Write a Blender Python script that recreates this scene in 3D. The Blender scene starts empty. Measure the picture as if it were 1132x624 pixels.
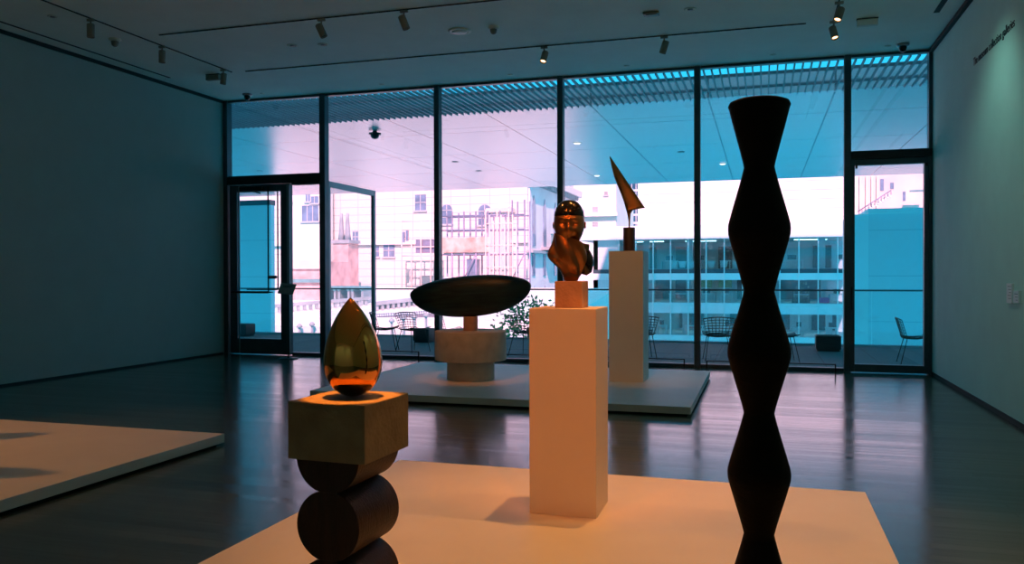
import bpy, bmesh, math, random
from mathutils import Vector, Matrix
random.seed(7)
PI = math.pi
COL = bpy.context.scene.collection
H = 4.817          # ceiling height
YW = 13.505        # window wall
XL, XR = -9.825, 2.407

# ------------------------------------------------------------------ camera maths
F, YAW, PIT, ROL, EYE = 910.46, 0.294691, 0.0091165, -0.0021293, 1.5
fw = Vector((-math.sin(YAW)*math.cos(PIT), math.cos(YAW)*math.cos(PIT), -math.sin(PIT)))
rt = Vector((math.cos(YAW), math.sin(YAW), 0)); up = rt.cross(fw)
rt, up = rt*math.cos(ROL)+up*math.sin(ROL), -rt*math.sin(ROL)+up*math.cos(ROL)
def at(px, py, Y):
    d = fw*F + rt*(px-566) - up*(py-312)
    return Vector((0, 0, EYE)) + d*(Y/d.y)

# ------------------------------------------------------------------ materials
def nt(name):
    m = bpy.data.materials.new(name); m.use_nodes = True
    t = m.node_tree; b = t.nodes['Principled BSDF']
    return m, t, b
def mat(name, col, rough=.6, metal=0, spec=.5, var=0, scale=8, bump=0, bscale=40, stretch=(1,1,1), coat=0):
    m, t, b = nt(name)
    b.inputs['Roughness'].default_value = rough; b.inputs['Metallic'].default_value = metal
    b.inputs['Specular IOR Level'].default_value = spec; b.inputs['Coat Weight'].default_value = coat
    b.inputs['Base Color'].default_value = (*col, 1)
    tc = t.nodes.new('ShaderNodeTexCoord'); mp = t.nodes.new('ShaderNodeMapping')
    mp.inputs['Scale'].default_value = stretch; t.links.new(tc.outputs['Object'], mp.inputs['Vector'])
    if var:
        n = t.nodes.new('ShaderNodeTexNoise'); n.inputs['Scale'].default_value = scale; n.inputs['Detail'].default_value = 5
        t.links.new(mp.outputs[0], n.inputs['Vector'])
        r = t.nodes.new('ShaderNodeValToRGB')
        r.color_ramp.elements[0].position = .3; r.color_ramp.elements[1].position = .7
        r.color_ramp.elements[0].color = (*[c*(1-var) for c in col], 1)
        r.color_ramp.elements[1].color = (*[min(1, c*(1+var)) for c in col], 1)
        t.links.new(n.outputs['Fac'], r.inputs[0]); t.links.new(r.outputs[0], b.inputs['Base Color'])
    if bump:
        n = t.nodes.new('ShaderNodeTexNoise'); n.inputs['Scale'].default_value = bscale; n.inputs['Detail'].default_value = 4
        t.links.new(mp.outputs[0], n.inputs['Vector'])
        bp = t.nodes.new('ShaderNodeBump'); bp.inputs['Strength'].default_value = bump; bp.inputs['Distance'].default_value = .01
        t.links.new(n.outputs['Fac'], bp.inputs['Height']); t.links.new(bp.outputs[0], b.inputs['Normal'])
    return m
def emit(name, col, s):
    m, t, b = nt(name)
    b.inputs['Base Color'].default_value = (0, 0, 0, 1)
    b.inputs['Emission Color'].default_value = (*col, 1); b.inputs['Emission Strength'].default_value = s
    return m
def glass(name, tint, refl=.06, rough=.02):
    m = bpy.data.materials.new(name); m.use_nodes = True; t = m.node_tree; t.nodes.clear()
    o = t.nodes.new('ShaderNodeOutputMaterial'); mx = t.nodes.new('ShaderNodeMixShader')
    tr = t.nodes.new('ShaderNodeBsdfTransparent'); tr.inputs[0].default_value = (*tint, 1)
    g = t.nodes.new('ShaderNodeBsdfGlossy'); g.inputs['Roughness'].default_value = rough
    mx.inputs[0].default_value = refl
    t.links.new(tr.outputs[0], mx.inputs[1]); t.links.new(g.outputs[0], mx.inputs[2]); t.links.new(mx.outputs[0], o.inputs[0])
    return m
def math_n(t, op, a, b=None):
    n = t.nodes.new('ShaderNodeMath'); n.operation = op
    for i, v in enumerate((a, b)):
        if v is None: continue
        if isinstance(v, (int, float)): n.inputs[i].default_value = v
        else: t.links.new(v, n.inputs[i])
    return n.outputs[0]
def jointed(name, col, jcol, px, ox, py, oy, w, rough=.6, axes=('X', 'Y')):
    """panel joints: dark grooves every px along the first axis (offset ox), every py along the second"""
    m, t, b = nt(name); b.inputs['Roughness'].default_value = rough
    tc = t.nodes.new('ShaderNodeTexCoord'); s = t.nodes.new('ShaderNodeSeparateXYZ'); t.links.new(tc.outputs['Object'], s.inputs[0])
    def line(o, p, off):
        f = math_n(t, 'FRACT', math_n(t, 'DIVIDE', math_n(t, 'SUBTRACT', o, off), p))
        return math_n(t, 'LESS_THAN', math_n(t, 'MULTIPLY', f, p), w)
    a = math_n(t, 'MAXIMUM', line(s.outputs[axes[0]], px, ox), line(s.outputs[axes[1]], py, oy))
    mx = t.nodes.new('ShaderNodeMix'); mx.data_type = 'RGBA'
    mx.inputs['A'].default_value = (*col, 1); mx.inputs['B'].default_value = (*jcol, 1)
    t.links.new(a, mx.inputs['Factor']); t.links.new(mx.outputs['Result'], b.inputs['Base Color'])
    return m
def floor_mat():
    m, t, b = nt('floor_boards')
    tc = t.nodes.new('ShaderNodeTexCoord')
    br = t.nodes.new('ShaderNodeTexBrick'); t.links.new(tc.outputs['Object'], br.inputs['Vector'])
    br.inputs['Scale'].default_value = 1; br.inputs['Brick Width'].default_value = 2.4; br.inputs['Row Height'].default_value = .11
    br.inputs['Mortar Size'].default_value = .003; br.inputs['Mortar Smooth'].default_value = .3
    br.inputs['Color1'].default_value = (.045, .058, .040, 1); br.inputs['Color2'].default_value = (.085, .100, .070, 1)
    br.inputs['Mortar'].default_value = (.006, .006, .005, 1); br.offset = .37
    mp = t.nodes.new('ShaderNodeMapping'); mp.inputs['Scale'].default_value = (.30, 11, 1); t.links.new(tc.outputs['Object'], mp.inputs[0])
    n = t.nodes.new('ShaderNodeTexNoise'); n.inputs['Scale'].default_value = 1.6; n.inputs['Detail'].default_value = 6
    t.links.new(mp.outputs[0], n.inputs['Vector'])
    mx = t.nodes.new('ShaderNodeMix'); mx.data_type = 'RGBA'; mx.blend_type = 'MULTIPLY'; mx.inputs['Factor'].default_value = .8
    r = t.nodes.new('ShaderNodeValToRGB'); r.color_ramp.elements[0].position = .3; r.color_ramp.elements[1].position = .7
    r.color_ramp.elements[0].color = (.45, .45, .45, 1); r.color_ramp.elements[1].color = (1.2, 1.2, 1.2, 1)
    t.links.new(n.outputs['Fac'], r.inputs[0]); t.links.new(br.outputs['Color'], mx.inputs['A']); t.links.new(r.outputs[0], mx.inputs['B'])
    t.links.new(mx.outputs['Result'], b.inputs['Base Color'])
    sp_ = t.nodes.new('ShaderNodeSeparateColor'); t.links.new(mx.outputs['Result'], sp_.inputs[0])
    rr = t.nodes.new('ShaderNodeMapRange'); rr.inputs['From Min'].default_value = .014; rr.inputs['From Max'].default_value = .09
    rr.inputs['To Min'].default_value = .26; rr.inputs['To Max'].default_value = .12
    t.links.new(sp_.outputs[0], rr.inputs['Value']); t.links.new(rr.outputs[0], b.inputs['Roughness'])
    sr = t.nodes.new('ShaderNodeMapRange'); sr.inputs['From Min'].default_value = .008; sr.inputs['From Max'].default_value = .07
    sr.inputs['To Min'].default_value = .38; sr.inputs['To Max'].default_value = .85
    t.links.new(sp_.outputs[0], sr.inputs['Value']); t.links.new(sr.outputs[0], b.inputs['Specular IOR Level'])
    bp = t.nodes.new('ShaderNodeBump'); bp.inputs['Strength'].default_value = .10; bp.inputs['Distance'].default_value = .004
    t.links.new(n.outputs['Fac'], bp.inputs['Height']); t.links.new(bp.outputs[0], b.inputs['Normal'])
    b.inputs['IOR'].default_value = 2.0
    return m

M = dict(
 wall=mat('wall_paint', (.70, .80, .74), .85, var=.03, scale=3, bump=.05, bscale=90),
 wall_shade=mat('wall_paint_shaded', (.34, .42, .38), .85, var=.03, scale=3, bump=.05, bscale=90),  # same wall paint, darkened so the left wall looks less lit
 wall_offset=mat('wall_paint_light_offset', (.56, .84, .72), .85, var=.03, scale=3, bump=.05, bscale=90),  # same wall paint, greened in colour to offset pink light on the right wall
 ceil=mat('ceiling_paint', (.84, .94, .84), .85, var=.03, scale=2),
 gap=mat('shadow_gap', (.01, .012, .012), .8),
 floor=floor_mat(),
 alu=mat('dark_anodised_frame', (.05, .075, .09), .38, .3, var=.1, scale=5),
 lit_alu=mat('satin_aluminium', (.20, .24, .26), .35, .7, var=.05, scale=5),
 black=mat('black_metal', (.01, .011, .012), .45, .2, var=.1, scale=9),
 steel=mat('brushed_steel', (.25, .26, .25), .35, .9, var=.08, scale=20),
 white=mat('white_plinth_paint', (.76, .68, .58), .6, var=.02, scale=4, bump=.04, bscale=120),
 plat=mat('white_platform_paint', (.74, .72, .68), .5, var=.03, scale=3, bump=.04, bscale=100),
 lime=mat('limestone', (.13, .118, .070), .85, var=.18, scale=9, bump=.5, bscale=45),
 lime2=mat('sandstone_cube', (.50, .30, .20), .85, var=.12, scale=14, bump=.4, bscale=60),
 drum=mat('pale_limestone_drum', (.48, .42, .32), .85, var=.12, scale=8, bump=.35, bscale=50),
 oak=mat('dark_oak', (.011, .0055, .003), .5, spec=.25, var=.5, scale=6, bump=.4, bscale=20, stretch=(6, 6, .8)),
 col=mat('blackened_oak', (.0022, .0024, .002), .7, spec=.12, var=.4, scale=5, bump=.35, bscale=30, stretch=(1, 1, 3)),
 marble=mat('dark_veined_marble', (.010, .022, .017), .42, var=.75, scale=5, bump=.05, bscale=30, stretch=(.7, 3, 7)),
 gold=mat('polished_bronze', (.78, .30, .07), .06, 1),
 bust=mat('patinated_bronze', (.34, .14, .05), .34, .9, var=.35, scale=7),
 cap=mat('black_patina', (.012, .011, .010), .18, .3, var=.2, scale=8),
 fin=mat('brown_bronze', (.60, .21, .06), .42, 1, var=.2, scale=5),
 finb=mat('dark_walnut_block', (.07, .03, .018), .45, var=.4, scale=6, stretch=(5, 5, 1)),
 lamp=mat('lamp_housing', (.24, .23, .18), .5, .2, var=.05, scale=9),
 lens=emit('lamp_lens', (1, .55, .25), 5),
 fixt=mat('ceiling_fixture_white', (.70, .74, .62), .5, var=.03, scale=9),
 card=mat('label_card', (.85, .88, .86), .7, var=.02, scale=30),
 txt=mat('vinyl_lettering', (.015, .035, .035), .7),
 soffit=jointed('soffit_panels', (.54, .60, .62), (.12, .16, .18), 2.24, -14.43, 3.42, 14.68, .035),
 pave=jointed('terrace_pavers', (.045, .11, .115), (.03, .03, .03), .9, .1, .9, .2, .015, .7),
 slat=mat('grille_slats', (.16, .20, .23), .5, .3, var=.05, scale=6),
 pane=glass('clear_window_glass', (.95, .97, .97), .04),
 pane2=glass('balustrade_glass', (.90, .95, .95), .04),
 fac=mat('pale_render', (.82, .78, .74), .9, var=.07, scale=.35, bump=.05),
 fac2=jointed('ashlar_facade', (.80, .72, .68), (.50, .44, .43), 1.6, .2, .62, .1, .04, .9, ('X', 'Z')),
 fac3=mat('pink_stone', (.80, .62, .58), .9, var=.12, scale=.5),
 side=mat('brightened_lilac_stone', (.82, .76, .78), .9, var=.08, scale=.6),  # brightened to give the stone house's weakly lit side its lilac light
 brick=mat('salmon_brick', (.74, .47, .45), .9, var=.25, scale=1.4),
 bluewin=mat('pale_blue_window_glass', (.20, .28, .40), .15, var=.3, scale=1.2),
 deepwin=mat('deep_blue_window_glass', (.03, .10, .17), .3, var=.3, scale=1.2),
 wfr=mat('window_joinery', (.55, .55, .58), .7, var=.05, scale=2),
 stone=mat('weathered_ledge', (.42, .44, .47), .9, var=.2, scale=1),
 rooff=mat('white_roof_membrane', (.85, .82, .80), .9, var=.04, scale=.2),
 netting=mat('orange_netting', (.78, .45, .38), .9, var=.4, scale=1.5),
 pipe=mat('scaffold_tube', (.30, .30, .42), .5, .5, var=.1, scale=3),
 board=mat('scaffold_board', (.78, .74, .70), .8, var=.1, scale=2),
 patina=mat('verdigris', (.16, .34, .36), .8, var=.2, scale=2),
 wing=mat('wing_slab', (.72, .76, .76), .8, var=.04, scale=.5),
 wdark=mat('wing_spandrel', (.04, .07, .09), .6, var=.1, scale=1),
 wfloor=mat('wing_interior', (.62, .75, .78), .8, var=.12, scale=.7),
 wglass=glass('wing_glass', (.80, .93, .96), .10, .05),
 bluewall=jointed('blue_grey_panels', (.62, .66, .68), (.45, .52, .56), 60, -40, 1.55, -.14, .03, .8, ('X', 'Z')),
 magenta=mat('magenta_fabric', (1, .04, .30), .7, var=.1, scale=3),
 books=mat('book_spines', (.30, .22, .16), .8, var=.8, scale=4),
 amber=mat('amber_blind', (.45, .32, .16), .8, var=.2, scale=2),
 leaf=mat('leaf_green', (.16, .34, .14), .8, var=.4, scale=6),
 bark=mat('bark', (.08, .06, .05), .9, var=.2, scale=6),
)

b_ = M['soffit'].node_tree.nodes['Principled BSDF']; b_.inputs['Metallic'].default_value = .45; b_.inputs['Roughness'].default_value = .26; b_.inputs['IOR'].default_value = 1.7
# ------------------------------------------------------------------ mesh helpers
class MB:
    def __init__(s): s.v = []; s.f = []; s.sm = []
    def add(s, v, f, smooth=False):
        k = len(s.v); s.v += [tuple(p) for p in v]; s.f += [tuple(i+k for i in q) for q in f]; s.sm += [smooth]*len(f); return s
    def box(s, x0, x1, y0, y1, z0, z1):
        v = [(x, y, z) for z in (z0, z1) for y in (y0, y1) for x in (x0, x1)]
        return s.add(v, [(0, 2, 3, 1), (4, 5, 7, 6), (0, 1, 5, 4), (2, 6, 7, 3), (0, 4, 6, 2), (1, 3, 7, 5)])
    def lathe(s, prof, n=32, c=(0, 0, 0), smooth=True, axis='Z', sx=1, sy=1):
        v = []; f = []
        for r, z in prof:
            for i in range(n):
                a = 2*PI*i/n; p = (r*math.cos(a)*sx, r*math.sin(a)*sy, z)
                if axis == 'Y': p = (p[0], -p[2], p[1])
                if axis == 'X': p = (p[2], p[0], p[1])
                v.append((p[0]+c[0], p[1]+c[1], p[2]+c[2]))
        for j in range(len(prof)-1):
            for i in range(n):
                k = (i+1) % n
                f.append((j*n+i, j*n+k, (j+1)*n+k, (j+1)*n+i))
        s.add(v, f, smooth)
        m = len(prof)-1; b = len(s.v)-len(v)
        s.f += [tuple(b+i for i in reversed(range(n))), tuple(b+m*n+i for i in range(n))]; s.sm += [False, False]
        return s
    def tube(s, pts, r, n=5, smooth=True):
        pts = [Vector(p) for p in pts]; v = []; f = []
        for i, p in enumerate(pts):
            d = (pts[min(i+1, len(pts)-1)]-pts[max(i-1, 0)]).normalized()
            a = d.cross(Vector((0, 0, 1)) if abs(d.z) < .9 else Vector((1, 0, 0))).normalized(); b = d.cross(a)
            for k in range(n):
                t = 2*PI*k/n; v.append(p+(a*math.cos(t)+b*math.sin(t))*r)
        for j in range(len(pts)-1):
            for i in range(n):
                k = (i+1) % n; f.append((j*n+i, j*n+k, (j+1)*n+k, (j+1)*n+i))
        f.append(tuple(reversed(range(n)))); f.append(tuple((len(pts)-1)*n+i for i in range(n)))
        return s.add(v, f, smooth)
    def prism(s, poly, y0, y1, axis='Y'):
        n = len(poly); P = (lambda a, b, c: (a, c, b)) if axis == 'Y' else ((lambda a, b, c: (c, a, b)) if axis == 'X' else (lambda a, b, c: (a, b, c)))
        v = [P(a, b, y0) for a, b in poly]+[P(a, b, y1) for a, b in poly]
        f = [tuple(range(n)), tuple(reversed(range(n, 2*n)))]+[(i, n+i, n+(i+1) % n, (i+1) % n) for i in range(n)]
        return s.add(v, f)
    def build(s, name, m, parent=None, loc=None, rot=None, bevel=0, sub=0, seg=2):
        me = bpy.data.meshes.new(name); me.from_pydata(s.v, [], s.f)
        bm = bmesh.new(); bm.from_mesh(me); bmesh.ops.recalc_face_normals(bm, faces=bm.faces); bm.to_mesh(me); bm.free()
        me.polygons.foreach_set('use_smooth', s.sm); me.materials.append(m)
        o = bpy.data.objects.new(name, me); COL.objects.link(o)
        if parent: o.parent = parent
        if loc: o.location = loc
        if rot: o.rotation_euler = rot
        if bevel:
            b = o.modifiers.new('bevel', 'BEVEL'); b.width = bevel; b.segments = seg; b.limit_method = 'ANGLE'
        if sub:
            b = o.modifiers.new('sub', 'SUBSURF'); b.levels = b.render_levels = sub
        return o
def tag(o, label, cat, group=None, kind=None):
    o['label'] = label; o['category'] = cat
    if group: o['group'] = group
    if kind: o['kind'] = kind
    return o
def thing(name, label, cat, loc=(0, 0, 0), rz=0, group=None):
    o = bpy.data.objects.new(name, None); COL.objects.link(o); o.location = loc; o.rotation_euler = (0, 0, rz)
    o.empty_display_size = .1
    return tag(o, label, cat, group)
def struct(o): o['kind'] = 'structure'; return o
def sroot(name, loc=(0, 0, 0)):
    o = bpy.data.objects.new(name, None); COL.objects.link(o); o.location = loc; o['kind'] = 'structure'; return o
def dup(root, loc, rz=None, label=None):
    r = root.copy(); COL.objects.link(r); r.location = loc
    if rz is not None: r.rotation_euler = (r.rotation_euler[0], r.rotation_euler[1], rz)
    if label: r['label'] = label
    for ch in root.children:
        c = ch.copy(); COL.objects.link(c); c.parent = r
        for g in ch.children:
            d = g.copy(); COL.objects.link(d); d.parent = c
    return r

# ================================================================== ROOM SHELL
T = .25
struct(MB().box(XL-T, XR+T, -4-T, YW+.12, -.3, 0).build('floor', M['floor']))
struct(MB().box(XL-T, XR+T, -4-T, YW-.02, H, H+.12).build('ceiling', M['ceil']))
struct(MB().box(XL-T, XL, -4-T, YW+.1, 0, H).build('wall_left', M['wall_shade']))
struct(MB().box(XR, XR+T, -4-T, YW+.1, 0, H).build('wall_right', M['wall_offset']))
struct(MB().box(XL, XR, -4-T, -4, 0, H).build('wall_back', M['wall']))
# shadow gaps where walls meet ceiling and floor
struct(MB().box(XL, XL+.035, -4, YW-.1, H-.05, H).build('trim_1', M['gap']))
struct(MB().box(XR-.05, XR, -4, YW-.1, H-.06, H).build('trim_2', M['gap']))
struct(MB().box(XL, XL+.012, -4, YW-.1, 0, .03).build('baseboard_left', M['gap']))
struct(MB().box(XR-.012, XR, -4, YW-.1, 0, .05).build('baseboard_right', M['gap']))
# slots in the ceiling beside each side wall
struct(MB().box(-9.53, -9.49, 2.0, 11.59, H-.004, H+.002).build('trim_3', M['gap']))
struct(MB().box(2.08, 2.15, 3.0, 11.6, H-.004, H+.002).build('trim_4', M['gap']))
# upper floors over the room; unseen tower mass added to shade the glass wing
struct(MB().box(-40, 6, -4, YW-.03, H+.13, 10).build('wall_upper', M['fac']))
struct(MB().box(6, 70, -4, YW-.03, H+.13, 60.4).build('wall_shade_tower', M['fac']))

# ------------------------------------------------------------------ glazing
MX = [-7.71, -5.46, -3.237, -.99, 1.245]
YF, YB = YW-.07, YW+.09
def mullion(n, x, w=.10):
    r = sroot('trim_%d' % n, (x, YW, 0))
    MB().box(-w/2, w/2, -.07, .09, 0, H).build('mullion', M['alu'], r, bevel=.006)
    MB().box(-w/2-.006, -w/2+.014, -.02, .03, .05, H-.04).build('glazing_bead', M['lit_alu'], r)
    return r
for i, x in enumerate(MX): mullion(5+i, x, .115 if i == 0 else .095)
struct(MB().box(XL, XL+.09, YF, YB, 0, H).build('trim_10', M['alu'], bevel=.005))
struct(MB().box(XR-.05, XR, YF, YB, 0, H).build('trim_11', M['alu'], bevel=.005))
def window(n, x0, x1, z0=0, z1=H, sill=.06, head=.04):
    r = sroot('window_%d' % n, ((x0+x1)/2, YW, z0)); w = (x1-x0)/2; h = z1-z0
    MB().box(-w, w, -.05, .07, h-head, h).box(-w, w, -.05, .07, 0, sill).build('window_frame', M['alu'], r, bevel=.004)
    MB().box(-w, w, .0, .014, sill, h-head).build('pane', M['pane'], r)
    return r
for i in range(4): window(i+2, MX[i]+.05, MX[i+1]-.05)
window(1, XL+.09, MX[0]-.06, 3.36, H, .02)
window(6, MX[4]+.05, XR-.05, 3.34, H, .02)
window(7, -8.36, MX[0]-.06, 0, 3.21)
# left doorway: header, glazed leaf with pull rods and push bar
struct(MB().box(XL+.09, MX[0]-.05, YF-.02, YB, 3.21, 3.36).build('trim_12', M['black'], bevel=.006))
d = sroot('door_1', (-9.70, YW, 0)); wl = 1.30
MB().box(0, .16, -.05, .05, .01, 3.20).box(wl-.19, wl, -.06, .06, .01, 3.20).box(.16, wl-.19, -.05, .05, 3.07, 3.20).box(.16, wl-.19, -.05, .05, .01, .30).build('door_frame', M['alu'], d, bevel=.006)
MB().box(.20, .225, -.065, -.05, .02, 3.18).box(wl-.05, wl+.01, -.075, -.055, .02, 3.18).build('edge_strip', M['lit_alu'], d)
MB().box(.16, wl-.19, -.007, .007, .30, 3.07).build('pane', M['pane'], d)
MB().tube([(.10, -.14, 1.178), (wl-.40, -.14, 1.178)], .022, 10).tube([(.10, -.14, 1.178), (.10, -.04, 1.178)], .016, 8).tube([(wl-.40, -.14, 1.178), (wl-.40, .0, 1.178)], .012, 8).build('push_bar', M['black'], d)
MB().tube([(.34, .12, 1.225), (wl-.38, .12, 1.225)], .014, 10).tube([(.34, .12, 1.225), (.34, .0, 1.225)], .01, 8).build('push_bar', M['black'], d)
MB().tube([(wl-.42, -.11, 1.18), (wl-.42, -.11, 3.16)], .014, 10).build('pull_rod', M['black'], d)
MB().tube([(wl-.35, .10, 1.22), (wl-.35, .10, 3.16)], .014, 10).build('pull_rod', M['black'], d)
MB().tube([(wl-.43, -.11, 1.46), (wl-.33, .02, 1.46)], .03, 8).build('handle_knob', M['black'], d)
MB().box(.25, .75, -.11, -.05, 3.09, 3.16).build('door_closer', M['black'], d, bevel=.01)
MB().tube([(.55, -.09, 3.07), (.78, -.20, 3.02)], .012, 6).build('closer_arm', M['black'], d)
# glazed wind screen standing outside the left doorway
r = thing('glass_screen', 'tall metal framed glass screen set outside at right angles beside the left doorway', 'screen', (-7.70, YB+.02, 0))
MB().box(-.035, .035, 0, .06, 0, 3.24).box(-.035, .035, 1.84, 1.92, 0, 3.24).box(-.035, .035, .06, 1.84, 3.13, 3.24).box(-.035, .035, .06, 1.84, 0, .08).build('screen_frame', M['lit_alu'], r, bevel=.005)
MB().box(-.006, .006, .06, 1.84, .08, 3.13).build('pane', M['pane'], r)
# right door
struct(MB().box(MX[4]+.045, XR-.01, YF-.02, YB, 3.23, 3.345).build('trim_13', M['black'], bevel=.006))
d = sroot('door_2', (1.29, YW, 0)); w = 1.07
MB().box(0, .055, -.06, .05, .01, 3.225).box(w-.06, w+.04, -.06, .05, .01, 3.225).box(.055, w-.06, -.06, .05, 3.14, 3.225).box(.055, w-.06, -.06, .05, .01, .13).build('door_frame', M['alu'], d, bevel=.005)
MB().box(.055, w-.06, -.007, .007, .13, 3.14).build('pane', M['pane'], d)
MB().box(-.005, .02, -.10, -.06, .95, 1.30).build('door_pull', M['black'], d, bevel=.004)
MB().box(w-.20, w-.12, -.08, -.06, 3.225, 3.25).build('door_closer', M['black'], d)
for x, s in ((.06, 0), (w-.05, 0)):
    MB().box(x, x+.03, -.075, -.05, 3.09, 3.14).build('hinge', M['black'], d)

# ------------------------------------------------------------------ ceiling fittings
def track(label, x0, y0, x1, y1):
    o = MB().box(0, abs(x1-x0)+.014, 0, abs(y1-y0)+.014, -.012, 0).build('lighting_track', M['gap'], loc=(min(x0, x1), min(y0, y1), H))
    return tag(o, label, 'lighting track')
track('thin black ceiling track across the room, the one farther from the windows', -7.95, 9.47, .6, 9.47)
track('thin black ceiling track across the room, the one nearer the windows', -8.03, 11.57, .54, 11.57)
track('long thin black ceiling track running beside the left wall', -8.28, 3.2, -8.28, 11.54)
track('short thick black ceiling track running towards the right end window', .885, 8.2, .885, 11.66)
def head_make(label, lit):
    t = thing('track_spotlight', label, 'spotlight', group='ceiling track spotlights')
    MB().box(-.05, .05, -.018, .018, -.03, 0).build('track_adapter', M['lamp'], t, bevel=.003)
    MB().tube([(0, 0, -.03), (0, 0, -.075)], .011, 8).build('stem', M['lamp'], t)
    hd = MB().lathe([(.0, .09), (.040, .09), (.047, .082), (.047, -.085), (.042, -.085), (.040, -.06), (0, -.06)], 20).build('lamp_head', M['lamp'], t, (0, 0, -.155), (.15, 0, 0))
    MB().lathe([(.0, -.064), (.038, -.064), (.038, -.062), (0, -.062)], 20).build('lens', M['lens' if lit else 'gap'], hd)
    return t
def head(x, y, label, tilt, dz=-.012, rz=0):
    h = head_make(label, 'lit' in label.split() or 'glowing' in label.split())
    h.location = (x, y, H+dz); h.rotation_euler = (0, 0, rz)
    for c in h.children:
        if c.name.startswith('lamp_head'): c.rotation_euler = tilt
    return h
head(-5.44, 9.48, 'cylindrical track spotlight left of centre on the far cross track, tilted right', (.1, -.42, 0))
head(-4.28, 9.48, 'cylindrical track spotlight on the cross track nearest the large round ceiling speaker', (.1, -.36, 0))
head(-3.02, 11.58, 'glowing track spotlight above the green slab sculpture, nearer the windows', (-.45, .12, 0))
head(-1.30, 11.58, 'unlit track spotlight in front of the window above the leaning fin sculpture', (.1, .33, 0))
head(-8.27, 8.6, 'pale track spotlight on the left wall track, nearest the camera', (0, 0, 0))
head(-8.27, 9.92, 'pale track spotlight in the middle of the left wall track', (0, 0, 0))
head(-8.27, 11.33, 'pale track spotlight on the left wall track, nearest the windows', (0, .1, 0))
head(.895, 11.55, 'lit track spotlight at the window end of the short right track', (-.35, -.2, 0))
head(.895, 10.75, 'lit track spotlight cut by the top edge, on the short right track', (-.35, .3, 0))

t = thing('ceiling_speaker', 'large round pale green ceiling speaker, brightest disc on the ceiling', 'speaker', (-3.935, 10.53, H))
MB().lathe([(.0, 0), (.155, 0), (.155, -.012), (.115, -.022), (.110, -.014), (0, -.014)], 40).build('rim', M['fixt'], t)
MB().lathe([(.0, -.014), (.105, -.014), (.10, -.026), (.05, -.03), (0, -.03)], 32).build('grille', M['fixt'], t)
def detector(label, x, y, dome=False, name='smoke_detector', s=1):
    t = thing(name, label, 'camera' if dome else 'detector', (x, y, H))
    MB().lathe([(.0, 0), (.075*s, 0), (.075*s, -.02), (.05*s, -.035), (0, -.035)], 24).build('base_ring', M['lit_alu'] if dome else M['fixt'], t)
    MB().lathe([(.045*s, -.03), (.047*s, -.05), (.036*s, -.085*s), (.015*s, -.1*s), (0, -.1*s)], 20).build('dome' if dome else 'sensor', M['cap'] if dome else M['lamp'], t)
detector('small stepped brown detector right of the round ceiling speaker', -3.438, 10.5)
detector('small pale detector on the ceiling left of the left wall track', -8.68, 9.46, s=1.1)
detector('black dome camera on the ceiling in the right corner by the window', 1.945, 13.05, True, 'security_camera', 1.15)
detector('black dome camera on the ceiling in the left corner by the window', -9.02, 13.05, True, 'security_camera', 1.15)
def downlight(label, x, y, z=H, r=.075, m='fixt'):
    t = thing('downlight', label, 'downlight', (x, y, z))
    MB().lathe([(.0, 0), (r, 0), (r, -.008), (r*.75, -.012), (r*.7, -.004), (0, -.004)], 24).build('trim_ring', M[m], t)
    MB().lathe([(.0, -.004), (r*.5, -.004), (r*.42, -.014), (0, -.016)], 16).build('reflector', M['steel'], t)
downlight('recessed round downlight, left one of the pair above the left windows', -6.486, 10.48)
downlight('recessed round downlight, right one of the pair above the left windows', -6.039, 10.57)
downlight('recessed round downlight beside the flat sensor box near the top edge', -.861, 10.53)
downlight('faint round cap in the far left ceiling near the top left corner', -8.68, 8.40, r=.06)
for x, px in ((-8.72, 0), (-6.33, 1), (-3.99, 2), (-2.06, 3), (.16, 4), (1.75, 5)):
    o = MB().lathe([(.0, 0), (.045, 0), (.045, -.006), (.02, -.014), (0, -.014)], 16).build('sprinkler_cap', M['fixt'], loc=(x, 13.08, H))
    tag(o, ['tiny sprinkler cap by the window head, next to the left corner dome camera',
            'tiny sprinkler cap at the window head above the second tall pane from the left',
            'tiny sprinkler cap at the window head over the green slab sculpture',
            'tiny sprinkler cap at the window head left of the leaning fin',
            'tiny sprinkler cap at the window head above the tall black column',
            'tiny sprinkler cap just left of the right corner dome camera'][px], 'sprinkler', 'sprinkler caps along the window head')
o = MB().box(-.10, .10, -.06, .06, -.03, 0).box(-.07, .07, -.035, .035, -.04, -.03).build('ceiling_sensor', M['lamp'], loc=(-1.344, 10.53, H), bevel=.006)
tag(o, 'flat oblong sensor box on the ceiling near the top edge, left of a downlight', 'sensor')
for x, y, lb in ((1.307, 11.6, 'white hanging ceiling sign box near the right end of the ceiling'), (-8.66, 11.6, 'small dim hanging ceiling box by the end of the left wall track')):
    t = thing('ceiling_box', lb, 'fixture', (x, y, H))
    MB().box(-.13, .13, -.03, .03, -.015, 0).build('mounting_plate', M['black'], t)
    MB().box(-.125, .125, -.035, .035, -.10, -.015).build('housing', M['fixt'] if x > 0 else M['lamp'], t, bevel=.005)
    MB().box(-.12, .12, -.04, -.034, -.095, -.03).build('face_panel', M['card'] if x > 0 else M['lamp'], t)

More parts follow.
